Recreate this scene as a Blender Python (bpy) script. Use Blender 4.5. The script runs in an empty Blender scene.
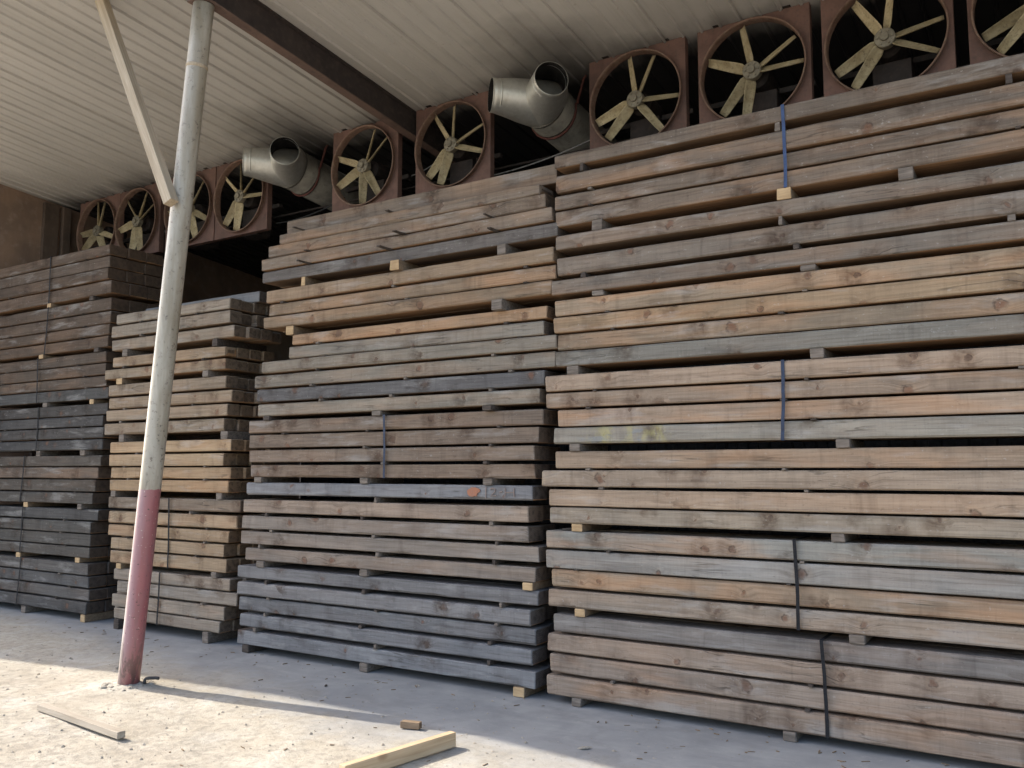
import bpy, math, random
from mathutils import Vector, Matrix, noise
random.seed(7)
R = math.radians
scn = bpy.context.scene
col = scn.collection

# ------------------------------------------------------------------ helpers
def link(name, verts, faces, mats, parent=None, midx=None, smooth=False):
    me = bpy.data.meshes.new(name)
    me.from_pydata([tuple(v) for v in verts], [], faces)
    for m in (mats if isinstance(mats, (list, tuple)) else [mats]):
        me.materials.append(m)
    if midx:
        for p, i in zip(me.polygons, midx): p.material_index = i
    if smooth:
        for p in me.polygons: p.use_smooth = True
    me.validate(); me.update()
    o = bpy.data.objects.new(name, me); col.objects.link(o)
    if parent: o.parent = parent
    return o

def empty(name, loc=(0, 0, 0), rz=0):
    o = bpy.data.objects.new(name, None); col.objects.link(o)
    o.location = loc; o.rotation_euler = (0, 0, rz); o.empty_display_size = .1
    return o

def tag(o, label=None, cat=None, group=None, kind=None):
    if label: o['label'] = label
    if cat: o['category'] = cat
    if group: o['group'] = group
    if kind: o['kind'] = kind
    return o

class MB:
    """collects shapes that become one mesh"""
    def __init__(s): s.v = []; s.f = []; s.m = []
    def add(s, vs, fs, mi=0):
        k = len(s.v); s.v += [Vector(v) for v in vs]
        for f in fs: s.f.append([i + k for i in f]); s.m.append(mi)
    def box(s, a, b, mi=0, c=0.0):
        (x0, y0, z0), (x1, y1, z1) = a, b
        if c <= 0:
            vs = [(x, y, z) for z in (z0, z1) for x, y in ((x0, y0), (x1, y0), (x1, y1), (x0, y1))]
            s.add(vs, [(3, 2, 1, 0), (4, 5, 6, 7), (0, 1, 5, 4), (1, 2, 6, 5), (2, 3, 7, 6), (3, 0, 4, 7)], mi)
        else:
            rings = []
            for z, k in ((z0, c), (z0 + c, 0), (z1 - c, 0), (z1, c)):
                rings.append([(x0 + c + k*.4, y0 + k, z), (x1 - c - k*.4, y0 + k, z), (x1 - k, y0 + c + k*.4, z), (x1 - k, y1 - c - k*.4, z),
                              (x1 - c - k*.4, y1 - k, z), (x0 + c + k*.4, y1 - k, z), (x0 + k, y1 - c - k*.4, z), (x0 + k, y0 + c + k*.4, z)])
            s.loft(rings, mi, True)
    def loft(s, rings, mi=0, caps=False, closed=True):
        n = len(rings[0]); vs = [p for r in rings for p in r]; fs = []
        for i in range(len(rings) - 1):
            for j in range(n if closed else n - 1):
                a = i*n + j; b = i*n + (j + 1) % n
                fs.append((a, b, b + n, a + n))
        if caps:
            fs.append(tuple(range(n - 1, -1, -1))); fs.append(tuple((len(rings) - 1)*n + j for j in range(n)))
        s.add(vs, fs, mi)
    def tube(s, pts, r, seg=10, mi=0, caps=True):
        rings = []; pts = [Vector(p) for p in pts]
        rs = r if isinstance(r, (list, tuple)) else [r]*len(pts)
        prev = None
        for i, p in enumerate(pts):
            t = (pts[min(i + 1, len(pts) - 1)] - pts[max(i - 1, 0)]).normalized()
            if prev is None:
                u = t.orthogonal().normalized()
            else:
                u = (prev - t*prev.dot(t)).normalized()
            prev = u; w = t.cross(u)
            rings.append([p + (u*math.cos(2*math.pi*k/seg) + w*math.sin(2*math.pi*k/seg))*rs[i] for k in range(seg)])
        s.loft(rings, mi, caps)
    def build(s, name, mats, parent=None, smooth=False):
        return link(name, s.v, s.f, mats, parent, s.m, smooth)

# ------------------------------------------------------------------ materials
class NT:
    def __init__(s, name):
        s.mat = bpy.data.materials.new(name); s.mat.use_nodes = True
        s.t = s.mat.node_tree; s.t.nodes.clear()
        s.out = s.n('ShaderNodeOutputMaterial'); s.b = s.n('ShaderNodeBsdfPrincipled')
        s.l(s.b.outputs[0], s.out.inputs['Surface'])
    def n(s, typ, **kw):
        nd = s.t.nodes.new(typ)
        for k, v in kw.items(): setattr(nd, k, v)
        return nd
    def l(s, a, b): s.t.links.new(a, b)
    def put(s, sock, v):
        if hasattr(v, 'is_linked') or hasattr(v, 'links'): s.l(v, sock)
        else:
            if sock.type == 'RGBA' and len(v) == 3: v = (*v, 1)
            sock.default_value = v
    def coord(s, kind='Object'): return s.n('ShaderNodeTexCoord').outputs[kind]
    def map(s, vec, scale=(1, 1, 1), loc=(0, 0, 0), rot=(0, 0, 0)):
        m = s.n('ShaderNodeMapping'); s.l(vec, m.inputs[0])
        m.inputs['Scale'].default_value = scale; s.put(m.inputs['Location'], loc); m.inputs['Rotation'].default_value = rot
        return m.outputs[0]
    def noise(s, vec, scale=5, detail=4, rough=.5, dist=0, out=0):
        m = s.n('ShaderNodeTexNoise'); s.l(vec, m.inputs['Vector'])
        m.inputs['Scale'].default_value = scale; m.inputs['Detail'].default_value = detail
        m.inputs['Roughness'].default_value = rough; m.inputs['Distortion'].default_value = dist
        return m.outputs[out]
    def ramp(s, fac, stops, interp='LINEAR'):
        m = s.n('ShaderNodeValToRGB'); s.l(fac, m.inputs[0]); r = m.color_ramp; r.interpolation = interp
        while len(r.elements) < len(stops): r.elements.new(.5)
        for e, (p, c) in zip(r.elements, stops):
            e.position = p; e.color = (c, c, c, 1) if isinstance(c, (int, float)) else (*c, 1)
        return m.outputs[0]
    def mix(s, f, a, b, blend='MIX'):
        m = s.n('ShaderNodeMix', data_type='RGBA', blend_type=blend)
        s.put(m.inputs[0], f); s.put(m.inputs[6], a); s.put(m.inputs[7], b); return m.outputs[2]
    def math(s, op, a, b=0.0, c=0.0):
        m = s.n('ShaderNodeMath', operation=op); s.put(m.inputs[0], a); s.put(m.inputs[1], b); s.put(m.inputs[2], c)
        return m.outputs[0]
    def vmath(s, op, a, b):
        m = s.n('ShaderNodeVectorMath', operation=op); s.put(m.inputs[0], a); s.put(m.inputs[1], b); return m.outputs[0]
    def fin(s, color, rough=.8, bump=None, strength=.3, dist=.01, metal=0.0, spec=.3):
        s.put(s.b.inputs['Base Color'], color); s.put(s.b.inputs['Roughness'], rough); s.put(s.b.inputs['Metallic'], metal)
        s.b.inputs['Specular IOR Level'].default_value = spec
        if bump is not None:
            b = s.n('ShaderNodeBump'); s.l(bump, b.inputs['Height']); b.inputs['Strength'].default_value = strength
            b.inputs['Distance'].default_value = dist; s.l(b.outputs[0], s.b.inputs['Normal'])
        return s.mat

def timber_coords(k):
    oi = k.n('ShaderNodeObjectInfo')
    off = k.n('ShaderNodeCombineXYZ')
    k.l(k.math('MULTIPLY', oi.outputs['Random'], 137.0), off.inputs[0])
    k.l(k.math('MULTIPLY', oi.outputs['Random'], 71.0), off.inputs[1])
    k.l(k.math('MULTIPLY', oi.outputs['Random'], 53.0), off.inputs[2])
    return oi, k.vmath('ADD', k.coord(), off.outputs[0])

def timber_mat(name, paint=False):
    k = NT(name); oi, p = timber_coords(k)
    # knots: sparse cells of a 2-D cellular pattern on the face
    sx = k.n('ShaderNodeSeparateXYZ'); k.l(p, sx.inputs[0])
    flat = k.n('ShaderNodeCombineXYZ'); k.l(sx.outputs[0], flat.inputs[0]); k.l(sx.outputs[2], flat.inputs[1])
    wob = k.noise(p, 22, 3)
    warp = k.vmath('MULTIPLY', k.vmath('SUBTRACT', k.noise(p, 13, 3, .6, 0, 1), (.5, .5, .5)), (.075, .075, .05))
    v = k.n('ShaderNodeTexVoronoi', voronoi_dimensions='2D'); k.l(k.vmath('ADD', flat.outputs[0], warp), v.inputs['Vector'])
    v.inputs['Scale'].default_value = 3.9; v.inputs['Randomness'].default_value = 1
    sc = k.n('ShaderNodeSeparateColor'); k.l(v.outputs['Color'], sc.inputs[0])
    on = k.ramp(sc.outputs[0], [(.42, 0), (.56, 1)])
    size = k.math('ADD', k.math('MULTIPLY', sc.outputs[1], .9), .28)
    d = k.math('DIVIDE', v.outputs['Distance'], size)
    core = k.math('MULTIPLY', k.ramp(d, [(0, 1), (.07, .8), (.125, 0), (1, 0)]), on)
    ring = k.math('MULTIPLY', k.math('MULTIPLY', k.ramp(d, [(0, .5), (.03, 0), (.08, 0), (.112, 1), (.15, 0), (1, 0)]), on), k.ramp(wob, [(.4, 0), (.6, 1)]))
    pale = k.math('MULTIPLY', k.ramp(d, [(0, 0), (.13, 0), (.17, 1), (.24, 0), (1, 0)]), on)
    v2 = k.n('ShaderNodeTexVoronoi', voronoi_dimensions='2D'); k.l(k.vmath('ADD', k.vmath('MULTIPLY', warp, (1.6, 1.6, 1.6)), k.map(flat.outputs[0], (1, 1, 1), (.028, .012, 0))), v2.inputs['Vector'])
    v2.inputs['Scale'].default_value = 3.9
    sc2 = k.n('ShaderNodeSeparateColor'); k.l(v2.outputs['Color'], sc2.inputs[0])
    halo = k.math('MULTIPLY', k.math('MULTIPLY', k.ramp(v2.outputs['Distance'], [(0, 1), (.18, .8), (.44, 0), (1, 0)]), k.ramp(sc2.outputs[0], [(.40, 0), (.55, 1)])), k.ramp(wob, [(.32, .35), (.6, 1)]))
    halo = k.math('MULTIPLY', halo, k.math('ADD', k.math('MULTIPLY', sc2.outputs[2], .8), .2))
    # grain bends round the knots
    bend = k.math('MULTIPLY', k.math('MULTIPLY', k.ramp(d, [(0, 1), (.5, 0), (1, 0)]), on), .035)
    cz = k.n('ShaderNodeCombineXYZ'); k.l(bend, cz.inputs[2])
    g = k.vmath('ADD', p, cz.outputs[0])
    fine = k.noise(k.map(g, (2.2, 60, 75)), 1, 6, .65, .6)
    mid = k.noise(k.map(g, (.9, 14, 20)), 1, 5, .6, 1.2)
    blot = k.noise(k.map(p, (1.3, 2.5, 3.2)), 1, 4, .6, .8)
    bands = k.noise(k.map(p, (5.5, .8, 1.4)), 1, 3, .6, .4)
    saw = k.noise(k.map(p, (95, 3, 5), rot=(0, .12, 0)), 1, 2, .5)
    orange = k.noise(k.map(p, (1.1, 3, 6)), 1, 3, .55, .5)
    base = oi.outputs['Color']
    c = k.mix(k.ramp(mid, [(.3, 0), (.7, 1)]), k.mix(1, base, (.80, .78, .77), 'MULTIPLY'), k.mix(1, base, (1.12, 1.12, 1.11), 'MULTIPLY'))
    c = k.mix(k.math('MULTIPLY', k.ramp(fine, [(.38, 1), (.52, 0)]), .42), c, k.mix(1, c, (.52, .49, .47), 'MULTIPLY'))
    c = k.mix(k.math('MULTIPLY', k.ramp(blot, [(.42, 0), (.68, 1)]), .55), c, k.mix(1, c, (.66, .68, .71), 'MULTIPLY'))
    c = k.mix(k.math('MULTIPLY', k.ramp(bands, [(.55, 0), (.72, 1)]), .45), c, k.mix(1, c, (.5, .47, .46), 'MULTIPLY'))
    c = k.mix(k.math('MULTIPLY', k.ramp(saw, [(.4, 1), (.62, 0)]), .12), c, k.mix(1, c, (.6, .6, .6), 'MULTIPLY'))
    of = k.math('MULTIPLY', k.ramp(orange, [(.45, 0), (.65, 1)]), oi.outputs['Alpha'])
    c = k.mix(of, c, k.mix(k.ramp(fine, [(.3, 0), (.7, 1)]), (.30, .155, .075), (.50, .29, .16)))
    grey = k.noise(k.map(p, (1.7, 3, 9)), 1, 5, .62, .3)
    c = k.mix(k.math('MULTIPLY', k.ramp(grey, [(.56, 0), (.68, 1)]), .3), c, (.40, .385, .36))
    c = k.mix(k.math('MULTIPLY', halo, .92), c, k.mix(1, c, (.36, .29, .25), 'MULTIPLY'))
    c = k.mix(k.math('MULTIPLY', pale, .4), c, k.mix(1, c, (1.3, 1.22, 1.12), 'MULTIPLY'))
    c = k.mix(k.math('MULTIPLY', core, .72), c, k.mix(sc.outputs[2], (.17, .075, .04), (.085, .055, .04)))
    c = k.mix(k.math('MULTIPLY', ring, .75), c, (.06, .036, .025))
    crk = k.noise(k.map(g, (.75, 9, 13)), 1, 3, .5, .5)
    cm = k.ramp(crk, [(.488, 0), (.496, 1), (.504, 1), (.512, 0)])
    cm = k.math('MULTIPLY', cm, k.ramp(k.noise(p, 2.1, 2), [(.56, 0), (.64, 1)]))
    c = k.mix(k.math('MULTIPLY', cm, .5), c, (.035, .028, .022))
    if paint:
        q = k.coord()
        sq = k.n('ShaderNodeSeparateXYZ'); k.l(q, sq.inputs[0])
        win = k.ramp(k.math('ADD', k.math('MULTIPLY', sq.outputs[0], 1/4.94), .5), [(.0, 0), (.03, 0), (.06, .8), (.09, 1), (.17, 1), (.2, 0), (1, 0)])
        pn = k.noise(k.map(q, (11, 6, 6)), 1, 5, .65, .1)
        ym = k.math('MULTIPLY', k.math('MULTIPLY', k.ramp(pn, [(.46, 0), (.66, 1)]), win), .45)
        c = k.mix(ym, c, (.48, .43, .15))
        bm = k.math('MULTIPLY', k.math('MULTIPLY', k.ramp(k.noise(k.map(q, (6, 6, 14), (3.3, 0, 0)), 1, 4), [(.58, 0), (.64, 1)]), win), .5)
        c = k.mix(bm, c, (.2, .22, .24))
    spk = k.noise(k.map(p, (30, 40, 45)), 1, 4, .7)
    c = k.mix(k.math('MULTIPLY', k.ramp(spk, [(.60, 0), (.68, 1)]), .35), c, k.mix(1, c, (.45, .42, .4), 'MULTIPLY'))
    c = k.mix(k.math('MULTIPLY', k.ramp(spk, [(.30, 1), (.37, 0)]), .3), c, (.44, .42, .39))
    drip = k.noise(k.map(p, (16, 1, 1.6)), 1, 3, .6, .3)
    c = k.mix(k.math('MULTIPLY', k.ramp(drip, [(.60, 0), (.72, 1)]), .3), c, k.mix(1, c, (.5, .48, .47), 'MULTIPLY'))
    h = k.math('ADD', k.math('MULTIPLY', fine, .6), k.math('ADD', k.math('MULTIPLY', cm, -1.2), k.math('MULTIPLY', saw, .15)))
    return k.fin(c, k.ramp(fine, [(.3, .92), (.7, .74)]), h, .45, .004, spec=.22)

def underside_mat():
    k = NT('timber_unweathered_faces'); oi, p = timber_coords(k)
    fine = k.noise(k.map(p, (2, 60, 60)), 1, 5, .65, .5)
    o = k.mix(k.ramp(fine, [(.3, 0), (.7, 1)]), (.24, .125, .06), (.46, .27, .14))
    d = k.mix(1, oi.outputs['Color'], (.62, .52, .43), 'MULTIPLY')
    f = k.math('MULTIPLY', k.ramp(k.noise(k.map(p, (1.2, 5, 5)), 1, 3), [(.35, .25), (.6, 1)]), k.ramp(oi.outputs['Random'], [(.0, .9), (.5, .75), (.75, .35), (1, .15)]))
    return k.fin(k.mix(f, d, o), .85, fine, .3, .003, spec=.2)

def endgrain_mat():
    k = NT('timber_end_grain'); oi, p0 = timber_coords(k); p = k.coord()
    sp = k.n('ShaderNodeSeparateXYZ'); k.l(p, sp.inputs[0])
    rx = k.math('SUBTRACT', k.math('MULTIPLY', oi.outputs['Random'], .3), .06)
    cy = k.math('SUBTRACT', sp.outputs[1], rx)
    cz = k.math('ADD', sp.outputs[2], .13)
    rad = k.math('SQRT', k.math('ADD', k.math('MULTIPLY', cy, cy), k.math('MULTIPLY', cz, cz)))
    w = k.noise(p0, 14, 3)
    s = k.math('SINE', k.math('ADD', k.math('MULTIPLY', rad, 520.0), k.math('MULTIPLY', w, 9.0)))
    rings = k.ramp(k.math('ADD', k.math('MULTIPLY', s, .5), .5), [(.2, .72), (.8, 1.08)])
    c = k.mix(1, k.mix(.4, oi.outputs['Color'], (.17, .125, .09)), (.72, .68, .66), 'MULTIPLY')
    c = k.mix(1, c, rings, 'MULTIPLY')
    c = k.mix(k.math('MULTIPLY', k.ramp(k.noise(p0, 22, 4), [(.45, 0), (.65, 1)]), .55), c, (.03, .024, .02))
    return k.fin(c, .9, s, .2, .002, spec=.15)

def small_wood(name, c0, c1):
    k = NT(name); oi, p = timber_coords(k)
    f = k.noise(k.map(p, (6, 40, 60)), 1, 5, .6, .5)
    c = k.mix(k.ramp(f, [(.3, 0), (.7, 1)]), c0, c1)
    c = k.mix(k.math('MULTIPLY', k.ramp(k.noise(p, 9, 3), [(.5, 0), (.7, 1)]), .4), c, k.mix(1, c, (.5, .46, .42), 'MULTIPLY'))
    return k.fin(c, .85, f, .3, .003, spec=.2)

def lumber_mat(name, c0, c1):
    """fresh sawn stick whose grain follows its longest axis, X"""
    k = NT(name); p = k.coord()
    f = k.noise(k.map(p, (1.6, 45, 45)), 1, 5, .6, 1.0)
    b = k.noise(k.map(p, (3, 9, 9)), 1, 3)
    c = k.mix(k.ramp(f, [(.35, 0), (.68, 1)]), c0, c1)
    v = k.n('ShaderNodeTexVoronoi'); k.l(k.map(p, (4, 6, 6)), v.inputs['Vector']); v.inputs['Scale'].default_value = 1
    c = k.mix(k.math('MULTIPLY', k.ramp(v.outputs['Distance'], [(0, 1), (.1, .8), (.2, 0)]), .6), c, (.22, .11, .05))
    c = k.mix(k.math('MULTIPLY', k.ramp(b, [(.5, 0), (.75, 1)]), .3), c, k.mix(1, c, (.7, .66, .6), 'MULTIPLY'))
    return k.fin(c, .8, f, .25, .003, spec=.25)

def rusty(name, c0, c1, c2, scale=6, rough=.8, metal=0.0, bs=.25, coord='Object', vary=0.0):
    k = NT(name); oi = k.n('ShaderNodeObjectInfo'); of = k.n('ShaderNodeCombineXYZ')
    for q in range(3): k.l(k.math('MULTIPLY', oi.outputs['Random'], 23.0 + 9*q), of.inputs[q])
    p = k.vmath('ADD', k.coord(coord), of.outputs[0])
    a = k.noise(p, scale, 6, .62, .4); b = k.noise(p, scale*4.3, 5, .6)
    st = k.noise(k.map(p, (scale*2, scale*2, scale*.25)), 1, 4, .6)
    c = k.mix(k.ramp(a, [(.38, 0), (.62, 1)]), c0, c1)
    c = k.mix(k.math('MULTIPLY', k.ramp(b, [(.52, 0), (.68, 1)]), .6), c, c2)
    c = k.mix(k.math('MULTIPLY', k.ramp(st, [(.5, 0), (.75, 1)]), .35), c, k.mix(1, c, (.5, .48, .46), 'MULTIPLY'))
    dv = k.n('ShaderNodeCombineXYZ')
    for q in range(3): k.l(k.math('ADD', k.math('MULTIPLY', k.math('FRACT', k.math('MULTIPLY', oi.outputs['Random'], 7.3)), vary), 1 - vary*.6), dv.inputs[q])
    if vary: c = k.mix(1, c, dv.outputs[0], 'MULTIPLY')
    return k.fin(c, k.ramp(b, [(.3, min(1, rough + .1)), (.7, rough - .12)]), b, bs, .003, metal=metal, spec=.3)

M = {}
M['timber'] = timber_mat('weathered_timber')
M['timber_paint'] = timber_mat('weathered_timber_with_paint', True)
M['under'] = underside_mat(); M['end'] = endgrain_mat()
M['spacer_grey'] = small_wood('grey_spacer_wood', (.085, .07, .058), (.225, .188, .155))
M['spacer_fresh'] = small_wood('fresh_spacer_wood', (.36, .24, .13), (.52, .37, .21))
M['spacer_dark'] = small_wood('dark_spacer_wood', (.035, .028, .024), (.10, .08, .066))
M['plank'] = lumber_mat('fresh_lumber', (.44, .31, .185), (.60, .46, .30))
M['stick'] = lumber_mat('dusty_grey_stick', (.27, .23, .18), (.42, .37, .30))
M['brace'] = lumber_mat('brace_lumber', (.36, .28, .19), (.52, .43, .31))
M['fan_red'] = rusty('rusty_red_fan_paint', (.19, .108, .085), (.135, .08, .064), (.105, .07, .057), 7, vary=.3)
M['fan_rim'] = rusty('worn_fan_ring', (.24, .15, .108), (.17, .10, .073), (.27, .215, .15), 9, vary=.3)
M['blade'] = rusty('dirty_cream_blade', (.47, .39, .24), (.34, .27, .15), (.13, .09, .055), 11, .7, vary=.5)
M['hub'] = rusty('grey_fan_hub', (.26, .23, .17), (.19, .165, .12), (.1, .075, .05), 14, .6, .2)
M['dark_metal'] = rusty('dark_dirty_metal', (.032, .024, .021), (.022, .018, .016), (.045, .028, .022), 6)
M['beam'] = rusty('rusty_beam_steel', (.058, .045, .04), (.042, .034, .032), (.08, .056, .048), 4)
M['flange'] = rusty('beam_flange_primer', (.17, .112, .088), (.125, .082, .066), (.09, .065, .055), 5)
M['wall'] = rusty('rusty_brown_wall', (.29, .195, .135), (.21, .145, .105), (.32, .24, .19), 1.6, .85)
M['wall_brown'] = rusty('dark_brown_steel', (.125, .09, .068), (.09, .067, .052), (.14, .105, .08), 3)
M['deep_shade'] = rusty('shade_black_sheet', (.022, .02, .019), (.015, .014, .013), (.03, .027, .025), 3)  # near-black colour standing in for shade on back wall and duct insides
M['wall_dark'] = rusty('dark_grey_steel', (.07, .065, .063), (.05, .046, .045), (.10, .08, .07), 3)
M['strap_blue'] = rusty('blue_steel_strap', (.045, .07, .14), (.035, .055, .11), (.03, .035, .06), 20, .45, .3)
M['strap_black'] = rusty('black_steel_strap', (.010, .010, .012), (.014, .014, .016), (.02, .018, .017), 20, .85)
M['strap_navy'] = rusty('navy_steel_strap', (.022, .03, .055), (.03, .045, .085), (.025, .025, .03), 20, .4, .2)
M['spacer_side'] = small_wood('brown_bearer_sides', (.15, .105, .07), (.27, .195, .125))  # browner, darker tone for bearer sides, loose block and litter
M['cable'] = rusty('grey_cable', (.22, .21, .2), (.15, .145, .14), (.1, .09, .08), 20)
M['cable_dark'] = rusty('black_cable', (.02, .02, .02), (.03, .03, .03), (.04, .035, .03), 20)
M['red_rod'] = rusty('red_brown_hanger', (.13, .045, .035), (.09, .035, .03), (.06, .035, .03), 15)

def galv():
    k = NT('galvanised_sheet'); p = k.coord()
    v = k.n('ShaderNodeTexVoronoi'); k.l(p, v.inputs['Vector']); v.inputs['Scale'].default_value = 38
    sc = k.n('ShaderNodeSeparateColor'); k.l(v.outputs['Color'], sc.inputs[0])
    a = k.noise(p, 5, 5, .6)
    c = k.mix(k.math('MULTIPLY', sc.outputs[0], .5), (.58, .57, .52), (.70, .69, .64))
    c = k.mix(k.math('MULTIPLY', k.ramp(a, [(.45, 0), (.7, 1)]), .5), c, (.38, .35, .28))
    return k.fin(c, k.ramp(a, [(.3, .36), (.7, .55)]), a, .1, .01, metal=.7, spec=.5)
M['galv'] = galv()
M['galv_dark'] = rusty('dark_galvanised_sheet', (.24, .225, .19), (.15, .14, .12), (.10, .09, .075), 4, .6, .55)  # darker, rougher sheet for the main pipes

def pole_mat():
    k = NT('pole_paint'); p = k.coord()
    s = k.n('ShaderNodeSeparateXYZ'); k.l(p, s.inputs[0])
    n1 = k.noise(k.map(p, (14, 14, 3)), 1, 6, .65, .4); n2 = k.noise(p, 34, 5, .6); n3 = k.noise(k.map(p, (9, 9, 1.2)), 1, 4, .6)
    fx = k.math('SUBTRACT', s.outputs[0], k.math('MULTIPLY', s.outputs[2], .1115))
    side = k.math('ADD', k.math('MULTIPLY', fx, -9.6), k.math('MULTIPLY', s.outputs[1], -7.2))      # sun-facing side, sunlit strip painted over the faded paint, about -1 .. 1
    lit_fade = k.ramp(k.math('ADD', k.math('MULTIPLY', side, .5), k.math('ADD', .5, k.math('MULTIPLY', k.math('SUBTRACT', n3, .5), .25))), [(.36, 0), (.76, .62), (.93, 1)])
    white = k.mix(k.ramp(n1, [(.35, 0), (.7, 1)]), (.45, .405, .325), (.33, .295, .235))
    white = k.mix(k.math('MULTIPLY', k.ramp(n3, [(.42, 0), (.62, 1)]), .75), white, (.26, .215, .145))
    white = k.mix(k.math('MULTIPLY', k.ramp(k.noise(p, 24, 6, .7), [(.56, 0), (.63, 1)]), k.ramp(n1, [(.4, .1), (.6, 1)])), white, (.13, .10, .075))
    white = k.mix(k.math('MULTIPLY', k.ramp(lit_fade, [(.6, 0), (1, 1)]), .7), white, (.66, .62, .54))
    red = k.mix(k.ramp(n1, [(.35, 0), (.7, 1)]), (.32, .10, .105), (.26, .105, .105))
    red = k.mix(k.math('MULTIPLY', k.ramp(n3, [(.45, 0), (.72, 1)]), .4), red, (.34, .2, .2))
    red = k.mix(lit_fade, red, k.mix(k.ramp(lit_fade, [(.62, 0), (1, 1)]), (.37, .27, .285), (.66, .58, .52)))
    red = k.mix(k.ramp(n2, [(.64, 0), (.69, 1)]), red, (.09, .05, .045))
    red = k.mix(k.ramp(k.noise(p, 60, 2), [(.70, 0), (.73, 1)]), red, (.6, .5, .4))
    low = k.ramp(k.math('ADD', s.outputs[2], k.math('MULTIPLY', n1, .7)), [(.45, 1), (1.1, 0)])
    red = k.mix(k.math('MULTIPLY', k.math('MULTIPLY', low, k.ramp(n1, [(.54, 0), (.60, 1)])), .8), red, (.085, .06, .05))
    edge = k.math('GREATER_THAN', k.math('ADD', s.outputs[2], k.math('MULTIPLY', k.math('SUBTRACT', n2, .5), .03)), 1.545)
    k.b.inputs['Coat Weight'].default_value = .35; k.b.inputs['Coat Roughness'].default_value = .3
    return k.fin(k.mix(edge, red, white), k.ramp(n1, [(.3, .4), (.7, .6)]), n2, .2, .003, spec=.5)
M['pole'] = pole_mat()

def ceiling_mat():
    k = NT('painted_roof_sheet'); p = k.vmath('ADD', k.coord(), (-5.7, 2.0, 0))   # back to yard coordinates
    a = k.noise(k.map(p, (1.2, .5, 1)), 1, 5, .6); b = k.noise(k.map(p, (22, .7, 1)), 1, 4, .6); f = k.noise(p, 30, 4)
    c = k.mix(k.ramp(a, [(.3, 0), (.7, 1)]), (.53, .50, .455), (.445, .42, .38))
    c = k.mix(k.math('MULTIPLY', k.ramp(b, [(.5, 0), (.72, 1)]), .22), c, (.28, .25, .2))
    c = k.mix(k.math('MULTIPLY', k.ramp(f, [(.66, 0), (.72, 1)]), .3), c, (.25, .2, .15))
    # sooty marks left on the sheet above the two duct outlets, and shade painted in towards the closed back
    for (x, y, r) in ((-3.85, 1.0, .8), (-7.25, 1.0, .85)):
        d = k.n('ShaderNodeVectorMath', operation='LENGTH')
        k.l(k.map(p, (1/r, 1/(r*.9), 0), (-x/r, -y/(r*.9), 0)), d.inputs[0])
        dd = k.math('ADD', d.outputs['Value'], k.math('MULTIPLY', k.math('SUBTRACT', k.noise(p, 3, 4), .5), .7))
        c = k.mix(k.math('MULTIPLY', k.ramp(dd, [(.2, 1), (.95, 0)]), .68), c, (.06, .055, .05))
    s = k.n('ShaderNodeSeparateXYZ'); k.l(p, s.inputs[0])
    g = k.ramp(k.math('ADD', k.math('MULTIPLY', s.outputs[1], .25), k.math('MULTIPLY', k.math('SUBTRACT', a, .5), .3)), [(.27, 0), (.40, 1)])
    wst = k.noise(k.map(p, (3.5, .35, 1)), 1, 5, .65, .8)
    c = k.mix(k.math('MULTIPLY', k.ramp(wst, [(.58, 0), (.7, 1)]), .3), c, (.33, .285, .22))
    c = k.mix(k.math('MULTIPLY', g, .97), c, (.011, .01, .01))  # near-black rear part stands in for the shade behind the fans
    return k.fin(c, .55, f, .08, .004, spec=.35)
M['ceiling'] = ceiling_mat()

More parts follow.
